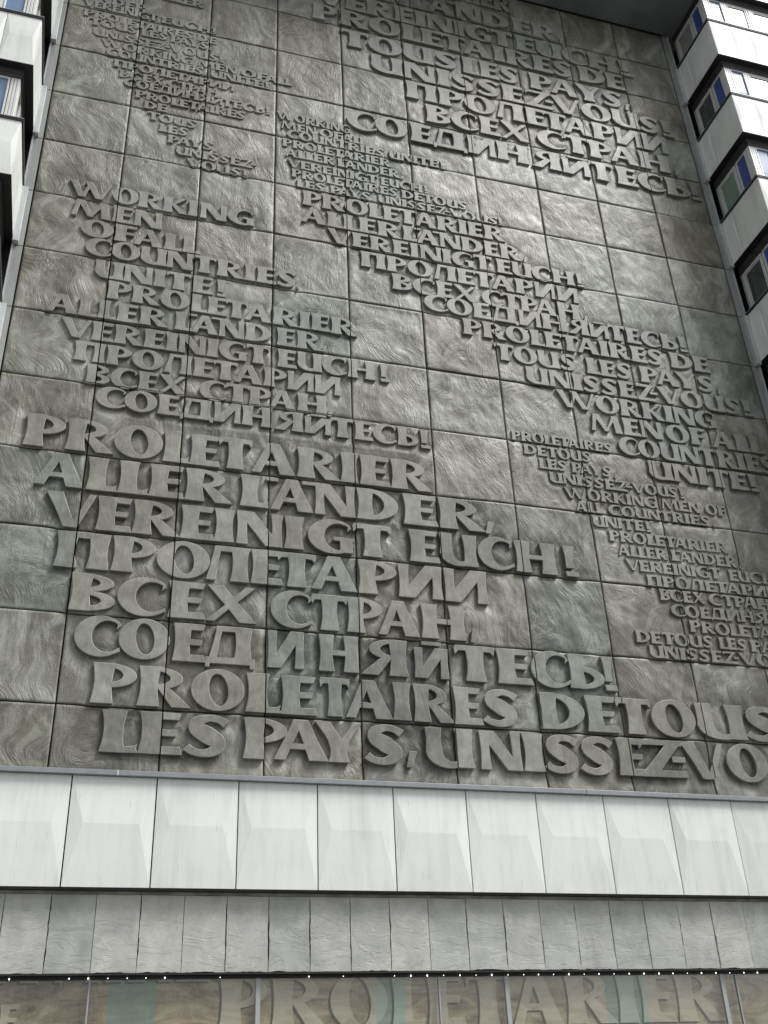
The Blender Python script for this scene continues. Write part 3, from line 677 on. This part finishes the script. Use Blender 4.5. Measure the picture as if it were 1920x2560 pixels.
# ------------------------------------------------------------ bay towers
def hip_panel(P, ux, uz, un, w, h, d, f=.16):
    """folded metal panel: corner P, width axis ux, height axis uz, outward normal un"""
    P, ux, uz, un = (np.array(a, float) for a in (P, ux, uz, un)); c = lambda a, b, n_: tuple(P+ux*a+uz*b+un*n_)
    hm = h*.56
    vs = [c(0, 0, 0), c(w, 0, 0), c(w, h, 0), c(0, h, 0), c(w*f, hm, d), c(w*(1-f), hm, d), c(0, 0, -.03), c(w, 0, -.03), c(w, h, -.03), c(0, h, -.03)]
    fs = [(0, 1, 5, 4), (1, 2, 5), (2, 3, 4, 5), (3, 0, 4), (1, 0, 6, 7), (2, 1, 7, 8), (3, 2, 8, 9), (0, 3, 9, 6)]
    return vs, fs
def bay(sgn, xf, label):
    t = thing('bay_tower', label, 'building', W(xf+sgn*1.5, 0, -.62))
    X = lambda u: xf+sgn*u
    YF, YW = -1.035, -.93
    UW = .12; UE = 3.3
    for m in range(1 if sgn < 0 else 3, 17, 2):
        z1 = (m+.03)*H; z0 = (m-.935)*H; par = bpy.data.objects.new('parapet', None); par.location = Vector(W(X(0), YF, z0))-t.location; link(par, t)
        bpy.context.view_layer.update()
        core = MB().box((X(.035), YF+.035, z0+.01), (X(UE), 0.0, z1-.02)).build('parapet_core', M_BACK, par)
        # side panels
        for ya, yb in ((-.335, -.02), (YF+.006, -.345)):
            vs, fs = hip_panel((X(0), yb if sgn > 0 else ya, z0), (0, -1 if sgn > 0 else 1, 0), (0, 0, 1), (-sgn, 0, 0), abs(yb-ya), z1-z0-.035, .012)
            MB().add(vs, fs).build('parapet_panel', M_WHITE, par)
        # front panels
        u = .006
        for k in range(8):
            w = .40 if k == 0 else .372
            a, b = X(u), X(u+w-.006)
            lo = min(a, b)
            vs, fs = hip_panel((lo, YF, z0), (1, 0, 0), (0, 0, 1), (0, -1, 0), abs(b-a), z1-z0-.035, .014)
            MB().add(vs, fs).build('parapet_panel', M_WHITE, par)
            u += w
            if u > UE-.3: break
        # underside, gasket and coping
        g = MB().box((X(-.004), YF-.004, z0-.012), (X(UE), YF+.09, z0-.001)).box((X(-.004), YF+.09, z0-.012), (X(.10), 0, z0-.001)); g.build('soffit_edge', M_BLACK, par)
        MB().box((X(-.014), YF-.014, z1-.034), (X(UE), YF+.05, z1-.004)).box((X(-.014), YF+.05, z1-.034), (X(.05), -.001, z1-.004)).build('gasket', M_BLACK, par)
        MB().box((X(-.020), YF-.020, z1-.004), (X(UE), YF+.13, z1+.008)).box((X(-.020), YF+.13, z1-.004), (X(.15), -.001, z1+.008)).build('coping', M_TRIM, par)
        # dark slab underside and lintel above the windows below
        zl = z0-.165
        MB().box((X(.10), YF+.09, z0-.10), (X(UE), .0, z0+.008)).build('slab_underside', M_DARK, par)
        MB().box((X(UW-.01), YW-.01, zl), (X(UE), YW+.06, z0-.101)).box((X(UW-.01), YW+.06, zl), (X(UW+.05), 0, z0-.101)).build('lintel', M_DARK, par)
        # windows of the storey above this parapet
        zb, zt = z1+.009, (m+2-.935)*H-.166
        mats = [M_GREEN, M_ROOM, M_GREEN, M_DKGL, M_GREEN, M_DKGL, M_ROOM]
        def win(ax, a, b, fixed, mat, lower=None, fr=.03, blind=None):
            """ax 's' side plane (a,b are y), 'f' front plane (a,b are u)"""
            wn = bpy.data.objects.new('window', None); link(wn, t)
            if ax == 's': bx = lambda p, q, za, zb_, d0, d1: ((X(UW+d0), p, za), (X(UW+d1), q, zb_))
            else: bx = lambda p, q, za, zb_, d0, d1: ((X(p), YW+d0, za), (X(q), YW+d1, zb_))
            wn.location = Vector(W(*bx(a, b, zb, zt, 0, 0)[0]))-t.location
            bpy.context.view_layer.update()
            s_ = 1 if b > a else -1
            f_ = MB()
            for args in ((a, a+s_*fr, zb, zt), (b-s_*fr, b, zb, zt), (a+s_*fr, b-s_*fr, zb, zb+fr), (a+s_*fr, b-s_*fr, zt-fr, zt)): f_.box(*bx(*args, 0, .045))
            f_.build('frame', M_FRAME, wn, bev=.004)
            if not fixed:
                g_ = MB(); k = fr+.012; e = fr+.03
                for args in ((a+s_*k, a+s_*(k+.018), zb+k, zt-k), (b-s_*(k+.018), b-s_*k, zb+k, zt-k), (a+s_*(k+.018), b-s_*(k+.018), zb+k, zb+e), (a+s_*(k+.018), b-s_*(k+.018), zt-e, zt-k)): g_.box(*bx(*args, .006, .04))
                g_.build('sash', M_FRAME, wn)
            if lower:
                zm = zb+(zt-zb)*lower[1]
                MB().box(*bx(a+s_*fr, b-s_*fr, zm, zt-fr, .022, .034)).build('pane', mat, wn)
                MB().box(*bx(a+s_*fr, b-s_*fr, zb+fr, zm-.002, .022, .034)).build('pane', lower[0], wn)
            else: MB().box(*bx(a+s_*fr, b-s_*fr, zb+fr, zt-fr, .024, .034)).build('pane', mat, wn)
        sidemat = mats[(m//2) % 7] if sgn > 0 else M_DKGL
        win('s', -.045, -.53, False, sidemat)
        win('s', -.555, -.81, True, M_BLUE if sgn > 0 else M_DKGL, fr=.022)
        post = MB()
        for i in range(3): post.box((X(UW+.0+.0), -.815-.030*i, zb), (X(UW+.05), -.815-.030*i-.024, zt))
        for i in range(3): post.box((X(UW+.002+.036*i), YW-.0, zb), (X(UW+.002+.036*i+.030), YW+.05, zt))
        post.build('corner_post', M_FRAME, t, bev=.004)
        win('f', .235, .50, True, M_BLUE2 if sgn > 0 else M_BLGL, lower=(M_LILAC, .34) if sgn > 0 else (M_BLGL, .3), fr=.022)
        u = .56
        for k in range(5):
            win('f', u, u+.46, False, M_ROOM if sgn > 0 else M_BLGL, lower=(M_BLIND, .42) if (k+m) % 3 or True else None)
            MB().box((X(u-.052), YW+.002, zb), (X(u-.006), YW+.05, zt)).build('mullion', M_FRAME, t)
            u += .53
        MB().box((X(UW), -.043, zb), (X(UW+.049), -.001, zt)).build('side_jamb', M_LIP, t)
        MB().box((X(UW+.05), -.04, zb), (X(UW+.3), 0, zt)).build('wall_jamb', M_PIL, t)
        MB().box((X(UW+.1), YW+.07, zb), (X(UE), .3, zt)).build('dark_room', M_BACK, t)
    return t
bay(1, 10.135, 'white panelled bay tower with blue framed windows right of the lettered wall')
bay(-1, -.147, 'white panelled bay tower at the left edge beside the lettered wall')

# ------------------------------------------------------------ soffit over the recess
sf = thing('roof_overhang', 'dark flat underside of the storey projecting over the top of the relief', 'overhang', W(5, -.5, ZT))
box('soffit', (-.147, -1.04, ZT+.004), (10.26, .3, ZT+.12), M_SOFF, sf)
box('fascia', (-.147, -1.09, ZT+.02), (10.26, -1.041, ZT+.9), M_WHITE, sf)
box('shadow_gap', (-.02, -.02, ZT-.012), (10.02, .05, ZT+.003), M_BLACK, sf)

# ------------------------------------------------------------ white folded fascia band
XL, XR = -3.4, 13.6
fb = thing('panel_fascia', 'band of bright white folded metal panels below the lettered wall', 'fascia', W(5, -.1, -1.675))
YP = -.10; PWD = .7605; PX = 1.2265
k = int(math.floor((XL-PX)/PWD))
while PX+k*PWD < XR:
    a = PX+k*PWD+.006; b = PX+(k+1)*PWD-.006
    vs, fs = hip_panel((a, YP+RNG.uniform(-.003, .003), -1.675), (1, 0, 0), (0, 0, 1), (0, -1, 0), b-a, .972, .015+RNG.uniform(-.003, .003), .17+RNG.uniform(-.008, .008))
    MB().add(vs, fs).build('folded_panel', M_WHITE, fb)
    k += 1
box('backing', (XL, YP+.04, -1.655), (XR, .28, -.70), M_BACK, fb)
for a, b in ((XL, 1.62), (1.624, 6.35), (6.354, 10.9), (10.904, XR)):
    box('coping_strip', (a, YP-.045, -.700), (b, -.0005, -.6525), M_TRIM, fb, bev=.004)
box('coping_joint_cover', (1.617, YP-.049, -.698), (1.629, -.002, -.6515), M_FRAME, fb)
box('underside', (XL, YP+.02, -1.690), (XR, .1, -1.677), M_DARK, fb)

# ------------------------------------------------------------ riven slate band
sb = thing('slate_band', 'row of rough grey slate slabs under the white panels', 'cladding', W(5, 0, -2.36))
box('bead', (XL, -.020, -1.717), (XR, .034, -1.691), M_BEAD, sb, bev=.006)
box('backing', (XL, .035, -2.34), (XR, .3, -1.70), M_DARK, sb)
SPX = 1.927; SPW = .381
k = int(math.floor((XL-SPX)/SPW))
while SPX+k*SPW < XR:
    a = SPX+k*SPW; b = a+SPW; za, zb = -2.355, -1.719
    rr = np.random.default_rng(1000+k); side = []
    def edge(p, q, n_, amp, lim):
        out = []; 
        ns = np.cumsum(rr.normal(0, amp, n_)); ns -= np.linspace(ns[0], ns[-1], n_); ns = np.clip(np.abs(ns)*(1 if rr.random() < .75 else .2), 0, lim)
        for i in range(n_):
            t_ = i/n_; out.append((p[0]+(q[0]-p[0])*t_, p[1]+(q[1]-p[1])*t_, ns[i]))
        return out
    g_ = .0022
    F0 = []
    for (x, z, d) in edge((a+g_, za), (b-g_, za), 14, .0030, .010): F0.append((x, z+d))
    for (x, z, d) in edge((b-g_, za), (b-g_, zb), 22, .0020, .006): F0.append((x-d, z))
    for (x, z, d) in edge((b-g_, zb), (a+g_, zb), 6, .001, .003): F0.append((x, z-d))
    for (x, z, d) in edge((a+g_, zb), (a+g_, za), 22, .0028, .011): F0.append((x+d, z))
    n_ = len(F0); yo = rr.uniform(-.006, .004); cx = sum(p[0] for p in F0)/n_; cz = sum(p[1] for p in F0)/n_
    vs = [(x, yo, z) for x, z in F0]
    vs += [(x+(x-cx)*.012, yo+.010+rr.uniform(0, .006), z+(z-cz)*.006) for x, z in F0]
    vs = [(min(max(x, a+.001), b-.001), y, z) for x, y, z in vs]
    vs += [(x, .034, z) for x, y, z in vs[n_:]]
    fs = [tuple(range(n_))]+[((i+1) % n_, i, n_+i, n_+(i+1) % n_) for i in range(n_)]+[(n_+(i+1) % n_, n_+i, 2*n_+i, 2*n_+(i+1) % n_) for i in range(n_)]
    MB().add(vs, fs).build('slate_slab', M_SLATE, sb)
    k += 1
box('bottom_drip', (XL, -.010, -2.372), (XR, .05, -2.358), M_BLACK, sb)

# ------------------------------------------------------------ shop window, banner, string of lights
ZG = -4.45
sw = thing('shop_window', 'long ground floor shop window under the slate band', 'window', W(5, .12, ZG))
box('head_rail', (XL, .052, -2.40), (XR, .09, -2.3725), M_DARK, sw)
MTHIN = (1.554, 4.678, 7.822)
MX = [-3.3, -1.8, -.1, 1.554, 2.995, 4.678, 5.350, 7.663, 7.822, 9.4, 10.9, 12.6]
ms = sorted(MX)
for i, x in enumerate(ms):
    w = .006 if x in MTHIN else .020
    box('mullion', (x-w, .05, ZG), (x+w, .085, -2.4005), M_MULL, sw)
    if i < len(ms)-1:
        w2 = .006 if ms[i+1] in MTHIN else .020
        box('pane', (x+w, .06, ZG), (ms[i+1]-w2, .066, -2.4005), M_SHOP, sw)
box('sill', (XL, .05, ZG-.15), (XR, .2, ZG-.001), M_TRIM, sw)
pl = thing('plinth_wall', 'grey plinth under the shop window', 'wall', W(5, .1, -4.6))
box('plinth', (XL, .04, -4.60+.004), (XR, .3, ZG-.151), M_PIL, pl)
rm = thing('shop_interior', 'dark room behind the printed banner', 'room', W(5, 1, ZG))
box('rear_wall', (XL, 1.6, ZG), (XR, 1.65, -2.0), M_GREY, rm)
box('ceiling', (XL, .17, -2.357), (XR, 1.6, -2.33), M_GREY, rm)
box('side_walls', (XL-.05, .0, ZG-.1), (XL-.001, 1.65, ZT), M_GREY, rm); box('side_walls', (XR+.001, .0, ZG-.1), (XR+.05, 1.65, ZT), M_GREY, rm)
box('building_mass', (XL, .31, -2.32), (XR, 1.6, ZT+1.5), M_GREY, rm)

def banner_mat(name, c1, c2, c3, tealc):
    m, n, b = newmat(name); p = posn(n)
    st = noise(n, scale_v(n, p, (1.0, 1, 3.4)), 1.3, 5, .68, 1.6); br_ = noise(n, scale_v(n, p, (16, 1, 3)), 1., 3, .6, 2.5)
    c = ramp(n, st.outputs['Fac'], [(.32, c1), (.5, c2), (.68, c3)])
    c = mix(n, ramp(n, br_.outputs['Fac'], [(.5, (0, 0, 0)), (.75, (.4, .4, .4))]), c, tuple(min(v*1.5, .6) for v in c3))
    sx = n.nodes.new('ShaderNodeSeparateXYZ'); lk(n, p, sx.inputs[0]); X = sx.outputs[0]; tot = None
    for a, b_ in ((1.72, 2.12), (4.08, 4.36), (6.38, 6.82)):
        f = math_(n, 'MULTIPLY', math_(n, 'GREATER_THAN', X, a*U), math_(n, 'LESS_THAN', X, b_*U)); tot = f if tot is None else math_(n, 'ADD', tot, f)
    c = mix(n, math_(n, 'MULTIPLY', tot, .62), c, tealc)
    lk(n, c, b.inputs['Base Color']); b.inputs['Roughness'].default_value = .45; return m
MB1 = banner_mat('banner_print_ground', (.15, .11, .06), (.40, .32, .20), (.62, .54, .39), (.20, .37, .34))
MB2 = banner_mat('banner_print_letters', (.44, .38, .27), (.60, .54, .41), (.74, .69, .56), (.36, .55, .52))
MB3 = banner_mat('banner_print_outline', (.06, .045, .03), (.09, .075, .05), (.13, .115, .08), (.04, .09, .085))
bn = thing('printed_banner', 'brown and teal printed banner with giant letters hanging behind the shop glass', 'banner', W(5, .22, ZG))
def by(x, z): return .115++.006*math.sin(x*3.1+z)*1.0+.006*math.sin(x*1.3+2)
nxb, nzb = 170, 24; vs = []; fs = []
for j in range(nzb+1):
    for i in range(nxb+1):
        x = XL+.1+(XR-XL-.2)*i/nxb; z = ZG+.1+(-2.402-ZG-.1)*j/nzb; vs.append((x, by(x, z), z))
for j in range(nzb):
    for i in range(nxb): q = j*(nxb+1)+i; fs.append((q, q+1, q+nxb+2, q+nxb+1))
MB().add(vs, fs).build('cloth', MB1, bn, smooth=True)
def printed(txt, xl, xr, z, h, s):
    gs = [glyph(c, s) for c in txt]; tot = sum(w for _, w in gs)+.09*(len(txt)-1); kx = (xr-xl)/tot; x = xl
    for g, w in gs:
        for mat, dx, dz, dy, nm in ((MB3, -.022, -.016, .003, 'printed_letter_edge'), (MB2, 0, 0, .006, 'printed_letter')):
            v2, tr = shape(g, kx, h, x+dx, z+dz, [])
            V = [(p[0], by(p[0], p[1])-dy, p[1]) for p in v2]
            if tr: MB().add(V, tr).build(nm, mat, bn)
        x += (w+.09)*kx
BZ = -2.814
printed('PROLETARIER', 2.661, 7.650, BZ, .455, .42)
printed('DE', .62, 1.02, BZ+.0, .24, .30)
printed('PROLETAIRES', -.9, 2.9, BZ+.40, .26, .32)
printed('WORKING MEN'.replace(' ', ''), 9.3, 13., BZ, .455, .42)
# string of small lamps
mB, nB, bB = newmat('small_lit_bulb'); bB.inputs['Base Color'].default_value = (.9, .9, .85, 1); bB.inputs['Emission Color'].default_value = (1, .98, .94, 1); bB.inputs['Emission Strength'].default_value = 1.1
sg = thing('string_of_lights', 'string of tiny white bulbs hung along the top of the shop window', 'string lights', W(5, .05, -2.38))
box('cable', (XL, .028, -2.384), (XR, .033, -2.379), M_BLACK, sg)
def bulb(x, r=.0062):
    vs = []; fs = []; z = -2.392
    for j in range(5):
        a = math.pi*j/4
        for i in range(8): vs.append((x+r*math.sin(a)*math.cos(i*math.pi/4), .03+r*math.sin(a)*math.sin(i*math.pi/4), z+r*1.5*math.cos(a)))
    for j in range(4):
        for i in range(8): fs.append((j*8+i, (j+1)*8+i, (j+1)*8+(i+1) % 8, j*8+(i+1) % 8))
    MB().add(vs, fs).build('bulb', mB, sg, smooth=True)
x = .02
bx = [0.903, 1.382, 1.539, 1.7, 1.86, 2.018, 2.177, 2.654, 3.446, 3.764, 4.246, 4.402, 4.561, 4.72, 4.881, 5.041, 5.198, 5.362, 5.522, 5.673, 5.829, 5.989, 6.15, 6.307, 6.468, 6.631, 6.791, 6.956, 7.111, 7.271, 7.429, 7.593, 7.75, 7.913, 8.07]
for x in bx: bulb(x, random.choice((.0034, .0048, .0056, .0062)))
